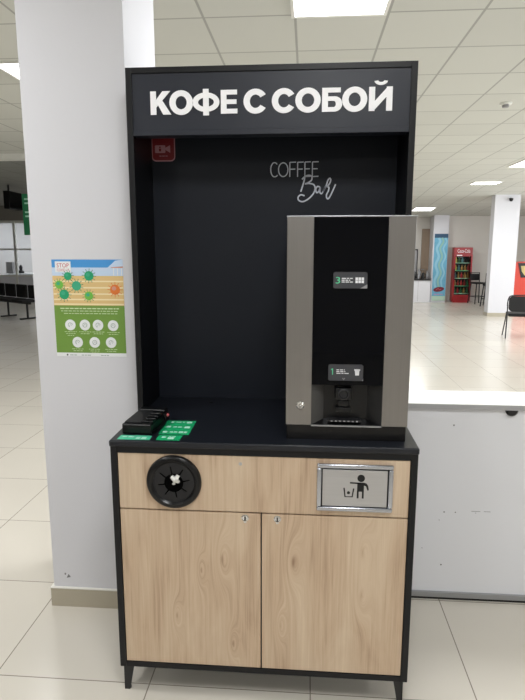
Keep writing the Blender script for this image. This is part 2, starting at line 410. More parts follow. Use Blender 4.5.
# smoke detector
t = thing('smoke_detector', 'small round white smoke detector on the ceiling, upper right', 'smoke detector', (2.03, 4.17, 3.0))
link('base', lathe(bmesh.new(), [(0, 0), (.055, 0), (.055, -.012), (.048, -.018), (0, -.018)]), M_lampframe, t, True)
link('sensor_head', lathe(bmesh.new(), [(.03, -.018), (.034, -.03), (.028, -.042), (0, -.045)]), M_taggr, t, True)
# dome camera on the pillar
t = thing('security_camera', 'small dark security camera at the top of the far white pillar', 'camera', (4.93, 12.5, 2.80))
link('mount', bx(-.02, .02, -.03, 0, 0.0, .03, bev=.005), M_taggr, t)
link('camera_body', lathe(bmesh.new(), [(0, -.06), (.03, -.05), (.045, -.02), (.05, 0.01), (.03, .02), (0, .02)], (0, -.06, 0)), M_plblk, t, True)

# ================================================================== KIOSK
HW = 0.514; ZT = 0.969; YH = 0.335; YB = 0.60; HT = 2.242
K = thing('coffee_kiosk', 'tall black coffee-to-go kiosk with oak cabinet doors and lettered header', 'kiosk')
# base carcass
bm = bmesh.new()
box(bm, -HW, -HW+.022, 0.004, YB, 0.107, ZT-.022, bev=.001); box(bm, HW-.022, HW, 0.004, YB, 0.107, ZT-.022, bev=.001)
box(bm, -HW+.022, HW-.022, 0.006, YB, 0.107, 0.127); box(bm, -HW+.022, HW-.022, 0.006, YB, 0.924, ZT-.022)
box(bm, -HW+.022, HW-.022, YB-.01, YB, 0.127, 0.924); box(bm, -HW+.022, HW-.022, 0.03, 0.045, 0.127, 0.924)
link('carcass', bm, M_black, K)
link('worktop', bx(-HW-.002, HW+.002, -.004, YB, ZT-.022, ZT, bev=.005, seg=3), M_blacktop, K)
# drawer board with a round hole region (inlet covers it) and doors
link('upper_panel', bx(-.490, .490, .008, .028, .723, .922, bev=.001), M_wood, K)
for s in (-1, 1):
    d = link('door', bx(-.490 if s < 0 else .0025, -.0025 if s < 0 else .490, .008, .028, .129, .7175, bev=.001), M_wood, K)
    bm = bmesh.new(); lx = s*.055
    lathe(bm, [(.0125, 0), (.0125, .003), (.010, .005), (.0085, .005), (.008, .002), (0, .002)], (lx, .0079, .702), (0, -1, 0), 24)
    box(bm, lx-.0022, lx+.0022, .003, .0065, .696, .708, mi=1)
    prism(bm, [(lx-.006, .690), (lx+.006, .690), (lx+.004, .684), (lx-.004, .684)], (0, .0076, 0), (1,0,0), (0,0,1), 0, 0)
    link('lock', bm, [M_chrome, M_dark], d, True)
# a tiny blanked screw on the upper panel
link('screw_cap', lathe(bmesh.new(), [(.006, 0), (.006, .0006), (0, .0012)], (-.07, .0079, .895), (0, -1, 0), 16), M_steelw, K)
# legs: tapered angle brackets
for sx in (-1, 1):
    for yy, yd in ((.02, 1), (.56, -1)):
        bm = bmesh.new(); x = sx*.503
        prof = [(0, .107), (-sx*.036, .107), (-sx*.016, .0), (0, .0)]
        a = [(x+p, z) for p, z in prof]
        if sx > 0: pass
        prism(bm, a, (0, yy, 0), (1,0,0), (0,0,1), .004)
        b = [(yy+.0, .107), (yy+.05*yd, .107), (yy+.02*yd, 0), (yy, 0)]
        prism(bm, b, (x+sx*.0, 0, 0), (0,1,0), (0,0,1), .004)
        lathe(bm, [(0, 0), (.009, 0), (.009, .006), (0, .006)], (x-sx*.009, yy+.010*yd, 0), (0,0,1), 16)
        link('leg', bm, M_blackmet, K)
# hutch
for s in (-1, 1):
    a, b = (-HW-.001, -HW+.021) if s < 0 else (HW-.021, HW+.001)
    link('side_panel', bx(a, b, YH, YB, ZT, HT, bev=.001), M_black, K)
link('back_panel', bx(-HW+.021, HW-.021, .585, .598, ZT, HT-.02), M_blackpanel, K)
link('top_panel', bx(-HW+.021, HW-.021, YH, YB, HT-.02, HT, bev=.001), M_black, K)
bm = bx(-HW+.021, HW-.021, YH+.005, YH+.023, 2.028, HT-.02); box(bm, -HW+.021, HW-.021, YH+.001, YH+.06, 2.010, 2.028, bev=.001)
sg = link('sign_panel', bm, M_sign, K)
# КОФЕ С СОБОЙ
Z0, Z1 = 2.0815, 2.161; H = Z1-Z0
D = .003; T = .0208
fx = lambda px: -.4265+(px-149.4)*.003520
SH = None
def letter():
    global SH
    if SH: SH.build('letter', sg)
    SH = Sheet((0, YH+.002, 0), step=.0004)
def bar(x0, y0, x1, y1, l=0): SH.r(x0, Z0+y0*H, x1, Z0+y1*H, M_white, l, D)
def pol(pts, l=1): SH.p([(x, Z0+y*H) for x, y in pts], M_white, l, D)
def Oo(a, b, th=.0228, a0=0, a1=360): SH.arc((a+b)/2, Z0+H/2, (b-a)/2, H/2*1.05, th, th*.84, a0, a1, M_white, 0, D, 40)
letter(); a, b = fx(149.4), fx(170.2)                                     # К
bar(a, 0, a+T, 1); pol([(a+T*.9, .28), (b-.0005, 1.0), (b-.0285, 1.0), (a+T*.9, .60)]); pol([(a+T+.004, .47), (b-.0275, 0), (b+.002, 0), (a+T+.020, .66)], 2)
letter(); Oo(fx(169.0), fx(193.4))                                      # О
letter(); a, b = fx(192.8), fx(220.6)                                   # Ф
SH.arc((a+b)/2, Z0+H*.5, (b-a)/2, H*.41, .0205, .0165, 0, 360, M_white, 0, D, 36); bar((a+b)/2-T/2, -.06, (a+b)/2+T/2, 1.06, 1)
letter(); a, b = fx(221.9), fx(238.8)                                   # Е
bar(a, 0, a+T, 1)
for y0, y1, e in ((0, .20, 0), (.405, .595, .003), (.80, 1, .001)): bar(a+T*.9, y0, b-e, y1, 1)
letter(); Oo(fx(245.0), fx(269.4), a0=33, a1=327)                       # С
letter(); Oo(fx(273.6), fx(298.0), a0=33, a1=327)                       # С
letter(); Oo(fx(297.2), fx(322.6))                                      # О
letter(); a, b = fx(323.9), fx(344.0)                                   # Б
bar(a, 0, a+T, 1); bar(a+T*.9, .80, b-.006, 1, 1)
bar(a+T*.9, .45, b-.026, .64, 1); bar(a+T*.9, 0, b-.026, .19, 1)
SH.arc(b-.027, Z0+H*.32, .027, H*.32, .0225, .0165, -90, 90, M_white, 2, D, 20)
letter(); Oo(fx(343.8), fx(368.6))                                      # О
letter(); a, b = fx(370.2), fx(393.2)                                   # Й
bar(a, 0, a+T, 1); bar(b-T, 0, b, 1); pol([(a+T*.8, 0), (b-T*.8, .64), (b-T*.8, 1.0), (a+T*.8, .36)])
SH.arc((a+b)/2, Z0+H*1.27, .0235, H*.20, .013, H*.12, 190, 350, M_white, 0, D, 16)
letter()
# COFFEE Bar on the back panel
yb = .5846
cu = lambda u: -.009+((260+u/5.83)-270)*.00396
cv = lambda v: 1.946-((150+v/5.83)-162)*.0039
SH = Sheet((0, yb, 0)); w = .0042
def st(P, ww=w, sm=False, m=M_greylet):
    if sm: P = smooth_pts(P)
    SH.line([(cu(p[0]), cv(p[1])) for p in P], ww, m, 0)
st([(98,78),(90,70),(80,68),(70,74),(62,90),(60,110),(64,132),(73,146),(84,150),(95,146),(100,140)], sm=True)
SH.arc(cu(134), cv(109), cu(134)-cu(103), cv(66)-cv(109), w, w, 0, 360, M_greylet, 0, 0, 40)
for a, b in ((173, 210), (219, 254)):
    st([(a, 66), (a, 151)]); st([(a, 67), (b, 66)]); st([(a, 107), (b-5, 106)])
for a, b in ((262, 296), (306, 342)):
    st([(a, 66), (a, 150)]); st([(a, 66), (b, 65)]); st([(a, 106), (b-5, 105)]); st([(a, 150), (b, 149)])
w2 = .0058
st([(262,150),(258,175),(248,210),(239,238)], w2, True)
st([(246,166),(262,150),(285,143),(303,150),(302,170),(282,186),(264,192),(290,190),(316,198),(324,222),(312,252),(285,280),(252,296),(228,288),(224,270),(240,256),(262,262)], w2, True)
st([(352,212),(338,208),(328,224),(333,244),(346,236),(354,214),(352,240),(362,250),(374,232),(386,206)], w2, True)
st([(372,238),(388,206),(398,174),(409,161),(415,172),(407,194),(391,212)], w2, True)
st([(393,210),(405,214),(402,235),(392,256),(393,274),(402,280),(414,264),(428,234),(444,196)], w2, True)
SH.build('coffee_bar_lettering', K)
# red video surveillance sticker
SH = Sheet((0, yb, 0))
SH.p(rrect(-.494, 1.957, -.397, 2.062, .018), M_pink, 0); SH.p(rrect(-.490, 1.961, -.401, 2.062, .015), M_red, 1)
SH.p(rrect(-.480, 1.990, -.437, 2.020, .004), M_pink, 2); SH.p([(-.437, 2.002), (-.417, 1.990), (-.417, 2.020), (-.437, 2.010)], M_pink, 2)
SH.p(ell(-.459, 2.012, .0035, .0035, 12), M_red, 3); SH.p([(-.463, 1.996), (-.455, 1.996), (-.454, 2.007), (-.464, 2.007)], M_red, 3)
SH.dashes(-.463, -.428, 1.978, .003, M_pink, 2, 5, .008)
SH.build('surveillance_sticker', K)
# green instruction stickers lying on the worktop
def sticker(poly, rows, m, mt, seed):
    SH = Sheet((0, 0, ZT+.0006), (1,0,0), (0,1,0)); SH.p(poly, m, 0, .0004)
    rr = random.Random(seed)
    for x0, x1, y, h, wd in rows: SH.dashes(x0, x1, y, h, mt, 1, rr.randint(0, 99), wd)
    return SH.build('instruction_sticker', K)
sticker([(-.366,.074),(-.258,.074),(-.262,.236),(-.370,.236)],
        [(-.352,-.342,.214,.018,.010),(-.333,-.300,.216,.010,.018),(-.294,-.274,.214,.020,.02),
         (-.358,-.340,.160,.018,.018),(-.332,-.296,.158,.012,.014),(-.290,-.270,.156,.024,.02),
         (-.356,-.338,.100,.018,.018),(-.330,-.305,.100,.012,.012),(-.298,-.268,.100,.020,.010)], M_green, M_gtxt, 3)
sticker([(-.358,.012),(-.278,.012),(-.276,.066),(-.360,.066)], [(-.345,-.330,.044,.016,.015),(-.322,-.300,.034,.022,.022),(-.322,-.292,.052,.006,.01)], M_green, M_gtxt, 4)
sticker([(-.492,.010),(-.378,.010),(-.382,.055),(-.490,.055)], [(-.480,-.440,.038,.014,.02),(-.430,-.392,.028,.022,.02)], M_green2, M_gtxt, 5)
# two cable hole covers
for x, y in ((.246-.12, .16), (-.25, .50)):
    link('hole_cap', lathe(bmesh.new(), [(.009, 0), (.009, .0012), (.006, .002), (0, .002)], (x, y, ZT), (0,0,1), 20), M_plblk2, K, True)
# round waste inlet: rim disc, rubber flaps, dark throat
RC = Vector((-.297, .008, .826))
inl = link('waste_inlet', lathe(bmesh.new(), [(.094, 0), (.095, .006), (.092, .013), (.086, .017), (.078, .017), (.074, .013), (.070, .010), (.070, .002), (.094, 0)], RC, (0,-1,0), 64), M_plblk, K, True)
bm = bmesh.new()
lathe(bm, [(.071, .0088), (.056, .0088), (.056, .0075)], RC, (0,-1,0), 48)
for k in range(8):
    a0 = k*45+10+1.6; a1 = k*45+55-1.6; P = []
    for i in range(7):
        a = math.radians(a0+(a1-a0)*i/6); P.append((RC.x+.0715*math.cos(a), RC.z+.0715*math.sin(a)))
    for i in range(7):
        a = math.radians(a1-3.2-(a1-a0-6.4)*i/6); P.append((RC.x+.033*math.cos(a), RC.z-.003+.033*math.sin(a)))
    prism(bm, P, (0, -.001, 0), (1,0,0), (0,0,1), .002)
link('rubber_flap', bm, M_plblk2, inl)
link('throat', lathe(bmesh.new(), [(.0705, .0045), (0, .0045)], RC, (0,-1,0), 48), mat('throat_black', (3,3,3), 0.9, spec=0.05), inl)
# rectangular waste flap
FX0, FX1, FZ0, FZ1 = .186, .436, .743, .908
bm = bmesh.new(); fw_ = .015
for a in ((FX0, FX1, FZ0, FZ0+fw_), (FX0, FX1, FZ1-fw_, FZ1), (FX0, FX0+fw_, FZ0+fw_, FZ1-fw_), (FX1-fw_, FX1, FZ0+fw_, FZ1-fw_)):
    box(bm, a[0], a[1], -.006, .008, a[2], a[3], bev=.0045, seg=3)
fr = link('waste_flap_frame', bm, M_frame, K, True)
link('gap', bx(FX0+.013, FX1-.013, .002, .0078, FZ0+.013, FZ1-.013), M_dark, fr)
fl = link('waste_flap', bx(FX0+.019, FX1-.019, -.001, .004, FZ0+.018, FZ1-.020, bev=.001), M_steelw, K)
gx = lambda u: FX0+(310+u/5.83-316.8)*.00325
gz = lambda v: FZ1-(460+v/5.83-464)*.00345
SH = Sheet((0, -.0014, 0)); B = M_dark
SH.p(ell(gx(300), gz(103), .0124, .0128, 24), B)
SH.line([(gx(235), gz(131)), (gx(300), gz(133))], .0052, B)
SH.p([(gx(u), gz(v)) for u, v in ((278,128),(318,128),(332,132),(342,145),(347,172),(338,174),(330,150),(318,145),(318,182),(278,182))], B)
SH.r(gx(277), gz(222), gx(288), gz(180), B); SH.r(gx(307), gz(222), gx(318), gz(180), B)
SH.line([(gx(201), gz(162)), (gx(208), gz(214)), (gx(250), gz(214)), (gx(258), gz(164))], .0048, B)
SH.p(ell(gx(228), gz(190), .0052, .0054, 16), B)
SH.build('pictogram', fl)
# small silvery crossed shape in the round inlet
bm = bmesh.new()
tube(bm, [(-.302, -.006, .848), (-.288, -.010, .838), (-.279, -.006, .829)], [.006, .009, .006], 7)
tube(bm, [(-.279, -.006, .853), (-.286, -.011, .842), (-.294, -.006, .832)], [.006, .008, .004], 7)
tube(bm, [(-.296, -.006, .826), (-.293, -.008, .822)], [.005, .004], 6)
for v in bm.verts: v.co += Vector((random.uniform(-.0015, .0015), random.uniform(-.001, .001), random.uniform(-.0015, .0015)))
tag(link('silvery_shape', bm, M_silver), 'small silvery crossed shape in the round waste hole of the kiosk', 'piece')

# ================================================================== COFFEE MACHINE
MX0, MX1, MY, MZ0, MZ1 = .079, .482, .050, 1.022, 1.708
CM = thing('coffee_machine', 'tall coffee machine with brushed steel sides and black glass front on the kiosk worktop', 'coffee machine', (0, 0, 0))
bm = bx(MX0+.004, MX1-.004, MY+.045, .52, MZ0, MZ1-.004, bev=.002)
link('housing', bm, M_plblk, CM)
link('plinth', bx(MX0+.003, MX1-.003, MY+.012, .51, ZT+.0005, MZ0), M_plblk, CM)
dz = MZ0+.001; GX0, GX1 = .164, .397; NZ = 1.162
link('side_strip', bx(MX0, GX0, MY, MY+.045, dz, MZ1-.004, bev=.0015), M_steel, CM)
link('side_strip', bx(GX1, MX1, MY, MY+.045, dz, MZ1-.004, bev=.0015), M_steel, CM)
bm = bx(MX0-.001, MX1+.002, MY-.002, MY+.047, MZ1-.004, MZ1, bev=.0008)
link('top_trim', bm, M_alu, CM)
link('glass_panel', bx(GX0, GX1, MY+.002, MY+.040, NZ, MZ1-.004, bev=.001), M_glassblk, CM)
bm = bmesh.new()    # dispensing niche with splayed sides
nb = MY+.042; ix0, ix1 = GX0+.042, GX1-.046
def quad(bm, P, mi=0): bm.faces.new([bm.verts.new(p) for p in P]).material_index = mi
fy = MY+.003
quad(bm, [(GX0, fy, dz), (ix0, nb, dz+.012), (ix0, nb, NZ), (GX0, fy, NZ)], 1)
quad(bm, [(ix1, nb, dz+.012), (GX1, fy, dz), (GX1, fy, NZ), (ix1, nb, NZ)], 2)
quad(bm, [(ix0, nb, dz+.012), (ix1, nb, dz+.012), (ix1, nb, NZ), (ix0, nb, NZ)], 0)
quad(bm, [(GX0, fy, dz), (GX1, fy, dz), (ix1, nb, dz+.012), (ix0, nb, dz+.012)], 0)
link('dispensing_niche', bm, [M_plblk, mat('niche_lit', (70, 69, 68), 0.5), mat('niche_shaded', (24, 24, 25), 0.5)], CM)  # lit left side and shaded right side set by colour
bm = bmesh.new(); ncx = (ix0+ix1)/2-.008
box(bm, ncx-.028, ncx+.028, MY+.012, nb, 1.108, 1.150, bev=.006)
lathe(bm, [(.020, 0), (.020, .010), (.015, .012), (.012, .006), (0, .006)], (ncx, MY+.012, 1.130), (0,-1,0), 24, 1)
box(bm, ncx-.018, ncx+.018, MY+.016, nb, 1.085, 1.106, bev=.003); box(bm, ncx-.026, ncx+.026, MY+.014, nb, 1.066, 1.082, bev=.003)
link('spout', bm, [M_plblk, M_plblk2], CM, True)
bm = bx(ix0+.015, ix1-.02, MY+.008, nb, 1.034, 1.040)
for k in range(7): box(bm, ix0+.024+k*.014, ix0+.030+k*.014, MY+.005, MY+.008, 1.035, 1.039, mi=1)
link('drip_tray', bm, [M_plblk2, M_taggr], CM)
link('front_lip', bx(GX0, GX1, MY-.002, MY+.004, dz-.003, dz+.0015), M_alu, CM)
bm = bmesh.new(); lathe(bm, [(.0135, 0), (.0135, .003), (.010, .006), (.0085, .006), (.0085, .003), (0, .003)], (.127, MY, 1.091), (0,-1,0), 28)
lathe(bm, [(.0055, 0), (.0055, .007), (.0035, .009), (0, .009)], (.127, MY, 1.091), (0,-1,0), 16)
box(bm, .1262, .1278, MY-.0095, MY-.008, 1.087, 1.095, mi=1)
link('lock', bm, [M_chrome, M_dark], CM, True)
def card(x0, x1, z0, z1, num, icon):
    SH = Sheet((0, MY-.0005, 0)); h = z1-z0
    SH.p(rrect(x0, z0, x1, z1, .007), M_plblk2, 0, .0012); SH.p(rrect(x0+.001, z0+.001, x1-.001, z1-.001, .006), M_plgrey, 1)
    zc = (z0+z1)/2+(.003 if icon == 'cup' else 0)
    if num == '1': SH.line([(x0+.0095, zc+.006), (x0+.0145, zc+.0095)], .0028, M_tagg, 2); SH.r(x0+.0130, zc-.0105, x0+.0160, zc+.0105, M_tagg, 3)
    else: SH.text(num, x0+.008, zc-.0105, x0+(.022 if num == '3' else .017), zc+.0105, M_tagg, 2)
    for k in range(3): SH.dashes(x0+.027, x0+(.062, .054, .066)[k] if icon != 'cup' else x0+(.054, .056, .070)[k], zc+.006-.0058*k, .0030, M_tagw, 2, 11+k+ord(num), .009)
    if icon == 'grid':
        for i in range(3):
            for j in range(2): SH.r(x1-.038+i*.0095, zc-.009+j*.0095, x1-.030+i*.0095, zc-.0005+j*.0095, M_tagw, 2)
        SH.p([(x1-.022, z0+.001), (x1, z0+.001), (x1, z0+.014)], M_taggr, 3)
    else:
        cx = x1-.020
        SH.p([(cx-.006, zc-.012), (cx+.006, zc-.012), (cx+.0075, zc+.006), (cx-.0075, zc+.006)], M_tagw, 2); SH.r(cx-.0095, zc+.004, cx+.0095, zc+.009, M_tagw, 2)
        xm = (x0+x1)/2-.006
        SH.p([(xm, z0+.003), (xm+.005, z0+.010), (xm+.002, z0+.010), (xm, z0+.006), (xm-.002, z0+.010), (xm-.005, z0+.010)], M_taggr, 3)
        SH.p([(x1-.004, z0+.001), (x1, z0+.001), (x1, z0+.008)], M_taggr, 3)
    SH.build('instruction_card', CM)
card(.2275, .336, 1.480, 1.533, '3', 'grid')
card(.2175, .332, 1.177, 1.233, '1', 'cup')

# ================================================================== BLACK BOX ON THE WORKTOP
PB = thing('plastic_box', 'small low black plastic box with ridged lid at the left end of the kiosk worktop', 'black box', (-.437, .068, ZT), math.radians(-3))
bm = bx(-.056, .050, 0, .20, 0.0005, .036, bev=.004)
link('body', bm, M_plblk, PB)
bm = bx(-.050, .010, .012, .15, .036, .041, bev=.002); link('lid', bm, M_plblk2, PB)
bm = bmesh.new()
for k in range(4): box(bm, .012+.0, .050, .02+k*.03, .04+k*.03, .036, .043+.001*k, bev=.002)
box(bm, -.050, .052, .155, .195, .036, .046, bev=.004)
link('ridge', bm, M_plblk, PB)
link('cable', tube(bmesh.new(), smooth_pts([(.050, .15, .03), (.066, .12, .02), (.062, .07, .008), (.056, .03, .006), (.050, .0, .006)]), .004), M_plblk, PB, True)
link('button', lathe(bmesh.new(), [(.006, 0), (.006, .006), (.004, .009), (0, .010)], (.058, .165, .022), (.4, -.6, .5), 16), M_redbtn, PB, True)
link('bracket', bx(.048, .058, .15, .185, .0005, .03, bev=.002), M_plblk, PB)

# ================================================================== POSTER
PX0, PX1, PZ0, PZ1 = -.903, -.604, 1.160, 1.563
pm = dict(sky=mat('p_sky', (70,150,215), .6), cloud=mat('p_cloud', (196,215,238), .6), sand=mat('p_sand', (222,190,130), .6), sand2=mat('p_sand_light', (240,222,180), .6),
          roof=mat('p_roof', (210,150,130), .6), green=mat('p_green', (112,150,62), .6), white=mat('p_white', (232,235,236), .6), vg=mat('p_virus_green', (30,160,110), .6),
          vg2=mat('p_virus_lime', (110,185,70), .6), vo=mat('p_virus_orange', (222,120,50), .6), txt=mat('p_text', (205,222,180), .6), red=mat('p_red', (190,50,70), .6),
          grey=mat('p_grey', (150,165,160), .6), dk=mat('p_dark', (90,95,95), .6), sp=mat('p_spike', (90,110,80), .6), tl=mat('p_teal', (60,170,130), .6))
SH = Sheet((0, .4930, 0), step=.0002)
ppx = lambda u: PX0+(u-18)/(478-18)*(PX1-PX0)
ppz = lambda v: PZ1-(v-28)/(648-28)*(PZ1-PZ0)
def R_(u0, v0, u1, v1, m, l=1): SH.r(ppx(u0), ppz(v1), ppx(u1), ppz(v0), pm[m], l)
SH.r(PX0, PZ0, PX1, PZ1, pm['white'], 0, .0006)
R_(18, 28, 478, 78, 'sky'); R_(18, 78, 478, 130, 'cloud'); R_(18, 130, 478, 318, 'sand')
SH.p([(ppx(u), ppz(v)) for u, v in ((380,78),(430,35),(478,28),(478,78))], pm['cloud'], 2)
SH.p([(ppx(u), ppz(v)) for u, v in ((400,76),(478,70),(478,80),(400,80))], pm['roof'], 3)
for u in (415, 440, 466): R_(u, 80, u+5, 128, 'white', 3)
for v in (160, 200, 240, 275, 305): R_(20, v, 476, v+9, 'sand2', 2)
R_(18, 318, 478, 624, 'green', 1)
R_(40, 40, 142, 108, 'white', 3)
SH.text('STOP', ppx(52), ppz(78), ppx(130), ppz(52), pm['red'], 4)
SH.text('COVID-19', ppx(52), ppz(102), ppx(130), ppz(85), pm['red'], 4)
for u, v, r, m in ((120,132,25,'vg'),(257,130,30,'vg'),(60,186,26,'vg2'),(173,193,30,'tl'),(90,248,31,'vg'),(250,256,27,'vg2'),(422,216,32,'vo')):
    cx, cz = ppx(u), ppz(v); rr = r/460*(PX1-PX0)
    for k in range(12):
        a = k*PI/6+u; SH.line([(cx+rr*.8*math.cos(a), cz+rr*.8*math.sin(a)), (cx+rr*1.45*math.cos(a), cz+rr*1.45*math.sin(a))], .0022, pm[m] if m != 'tl' else pm['vg'], 4)
        SH.p(ell(cx+rr*1.45*math.cos(a), cz+rr*1.45*math.sin(a), .0018, .0018, 6), pm['sp'] if m != 'vo' else pm['vo'], 5)
    SH.p(ell(cx, cz, rr, rr, 24), pm[m], 6)
    SH.p(ell(cx-rr*.2, cz+rr*.25, rr*.45, rr*.4, 16), pm['tl' if m != 'vo' else 'roof'], 7)
for k, (a, b) in enumerate(((58, 450), (62, 442), (80, 430))): SH.dashes(ppx(a), ppx(b), ppz(337+k*16), .0045 if k == 0 else .0028, pm['txt'], 3, 20+k, .012)
for i, (u, v) in enumerate(((118,443),(214,443),(300,443),(399,445),(160,555),(273,555),(381,555))):
    SH.p(ell(ppx(u), ppz(v), .0225, .0228, 28), pm['white'], 3)
    cx, cz = ppx(u), ppz(v); rnd = random.Random(i)
    SH.arc(cx, cz, .010, .010, .002, .002, 0, 360 if i % 2 else 250, pm['grey'], 4, 0, 16)
    SH.line([(cx-.006+rnd.uniform(-.003, .003), cz-.006), (cx+rnd.uniform(-.003, .003), cz+.006), (cx+.006, cz-.004)], .0016, pm['grey'], 4)
    for j in range(2 if i not in (0, 5) else 3): SH.dashes(cx-.026+.006*j, cx+.026-.006*j, ppz(v+44+j*12), .0022, pm['txt'], 3, 40+i*3+j, .009)
SH.p(ell(ppx(88), ppz(638), .004, .004, 12), pm['dk'], 2)
for u0, u1 in ((104, 150), (182, 250), (310, 362)): SH.dashes(ppx(u0), ppx(u1), ppz(639), .003, pm['grey'], 2, u0, .01)
tag(SH.build('poster'), 'colourful virus-warning poster with green lower half taped on the white column', 'poster')

# small dark knob under the ledge
bm = lathe(bmesh.new(), [(0, 0), (.026, 0), (.026, .012), (.020, .018), (0, .018)], (1.040, .68, .916), (0,-1,0), 24)
for v in bm.verts:
    if v.co.z > .9165: v.co.z = .9165
tag(link('cable_grommet', bm, M_blackmet), 'small dark half-round fitting under the white ledge of the low wall', 'fitting')

# ================================================================== LEFT HALL
# beam seating
def make_bench(n, label):
    t = thing('waiting_bench', label, 'bench')
    for k in range(n):
        x = k*.56
        bm = bx(x-.24, x+.24, -.22, .22, .40, .45, bev=.02); link('seat', bm, M_seat, t)
        bm = bx(x-.24, x+.24, .20, .25, .46, .78, bev=.022)
        link('backrest', bm, M_seat, t)
    L = (n-1)*.56
    link('beam', bx(-.2, L+.2, -.03, .03, .35, .40), M_blackmet, t)
    for x in (L-1.75, L-.85, L+.06):
        bm = tube(bmesh.new(), [(x, 0, .03), (x, 0, .37)], .025, 8); box(bm, x-.035, x+.035, -.19, .19, .0, .035, bev=.008)
        link('leg', bm, M_blackmet, t)
    return t
dirv = math.atan2(1.55, -.95)     # row runs away to the left
b1 = make_bench(5, 'row of black waiting seats at the far left, the nearest partly behind the white column')
b1.location = (-8.28, 12.35, 0); b1.rotation_euler = (0, 0, math.radians(-35))
# television hung from the ceiling
a = math.radians(62)
tv = thing('television', 'black television hung from the ceiling at the far left', 'television', (-6.04, 10.05, 2.62), math.radians(3))
link('casing', bx(-.06, .06, -.30, .31, -.18, .18, bev=.012), M_tv, tv)
link('screen', bx(.06, .062, -.28, .29, -.16, .16), M_glassblk, tv)
bm = tube(bmesh.new(), [(-.08, 0, 0), (-.08, 0, .32)], .02, 10); box(bm, -.12, -.05, -.1, .1, -.1, .1, bev=.005)
link('ceiling_mount', bm, M_blackmet, tv)
# green hanging sign
gs = thing('hanging_sign', 'green sign board with white lettering showing left of the white column', 'sign', (-4.50, 8.0, 2.20))
link('board', bx(-.30, .30, -.012, .012, -.34, .36, bev=.003), M_gsign, gs)
for k, (z, ww) in enumerate(((.27, .20), (.20, .30), (.05, .24), (-.02, .30))):
    SH = Sheet((0, -.0125, 0)); SH.dashes(-.26, -.26+ww*1.6, z, .028, M_gtxt, 0, 60+k, .09); SH.build('sign_text', gs)
for x in (0, .22): link('wire', tube(bmesh.new(), [(x, 0, .355), (x, 0, .75)], .006, 6), M_blackmet, gs)
# things behind the glass
bm = bx(-9.6, -6.5, 16.0, 16.5, 0.0, .86, bev=.01)
tag(link('desk', bm, M_panel), 'pale desk behind the glass partition in the left hall', 'desk')
bm = bmesh.new(); lathe(bm, [(0, 0), (.09, 0), (.10, .06), (.04, .10), (.06, .2), (.02, .26), (0, .26)], (-9.15, 16.2, .861), (0,0,1), 12)
tag(link('desk_ornament', bm, M_plblk2, smooth=True), 'small dark object on the desk behind the glass partition', 'object')
tag(link('paper_box', bx(-9.6, -9.38, 16.1, 16.3, .861, 1.22, bev=.005), M_taggr), 'upright grey box on the desk behind the glass partition', 'box')

# ================================================================== RIGHT HALL
# counter
ct = thing('counter', 'low white service counter with dark top at the far right hall', 'counter')
link('counter_body', bx(2.2, 3.98, 16.3, 16.80, 0, .68, bev=.004), M_panel, ct)
link('counter_top', bx(2.18, 3.985, 16.27, 16.80, .68, .715), M_blackmet, ct)
link('joint_line', bx(3.60, 3.606, 16.297, 16.3, .02, .66), M_taggr, ct)
items = [(3.50, .05, .24, M_plblk2), (3.64, .04, .30, M_alu), (3.77, .05, .20, M_blackmet), (3.90, .035, .26, M_alu)]
labs = ['dark grey jug on the far counter, leftmost of the four vessels', 'tall silvery jug on the far counter, second from the left', 'squat black jug on the far counter between two silvery ones', 'slim silvery jug on the far counter beside the blue banner']
for (x, r, h, m), lb in zip(items, labs):
    j = tag(link('jug', lathe(bmesh.new(), [(0, 0), (r, 0), (r*1.05, h*.5), (r*.6, h*.8), (r*.7, h), (0, h)], (x, 16.5, .7155), (0,0,1), 16), m, smooth=True), lb, 'jug', 'vessels on the far counter')
    link('handle', tube(bmesh.new(), smooth_pts([(x+r, 16.5, .7155+h*.2), (x+r*1.6, 16.5, .7155+h*.4), (x+r*1.5, 16.5, .7155+h*.75), (x+r*.7, 16.5, .7155+h*.8)], 3), .012, 6), m, j)
bb = thing('menu_board', 'dark framed upright board behind the far counter', 'board', (3.56, 16.83, 0))
link('frame', bx(-.09, .09, -.02, .02, .72, 1.64, bev=.01), M_plblk2, bb)
link('face', bx(-.06, .06, -.024, -.02, .80, 1.60), M_taggr, bb)
link('stand', bx(-.03, .03, -.01, .02, 0, .72), M_plblk2, bb)
# blue banner on the pilaster
SH = Sheet((4.035, 16.30, .06)); bw, bh = .405, 2.04
bl = [mat('b_blue', (105,170,200), .6, vary=.22, scale=5), mat('b_light', (140,192,212), .6), mat('b_yellow', (140,185,175), .6), mat('b_dred', (110,30,50), .6), mat('b_pink', (190,140,180), .6), mat('b_dkblue', (45,80,110), .6), mat('b_pale', (180,210,190), .6)]
SH.r(0, 0, bw, bh, bl[0], 0, .01); SH.r(0, 0, bw, .14, bl[6], 1); SH.r(0, bh-.12, bw, bh, bl[5], 1)
P = smooth_pts([(.20, .40), (.16, .62), (.24, .85), (.17, 1.1), (.25, 1.35), (.18, 1.6), (.27, 1.8), (.22, 1.92)], 5)
SH.line([(x-.10, y) for x, y in P], .07, bl[1], 1); SH.line([(x+.10, y) for x, y in P], .05, bl[1], 1); SH.line(P, .06, bl[2], 2)
SH.p([(.20+.165*math.cos(t)*1.0+.0*math.sin(t), .345+.075*math.sin(t)+.02*math.cos(t)) for t in [k*PI/12 for k in range(24)]], bl[3], 3)
SH.line([(.12, .34), (.19, .37), (.22, .33), (.28, .36)], .02, M_redbtn, 4)
SH.dashes(.06, .34, .19, .03, bl[4], 2, 9, .07)
tag(SH.build('wall_banner'), 'tall light-blue advertising banner on the far pilaster beside the fridge', 'banner')
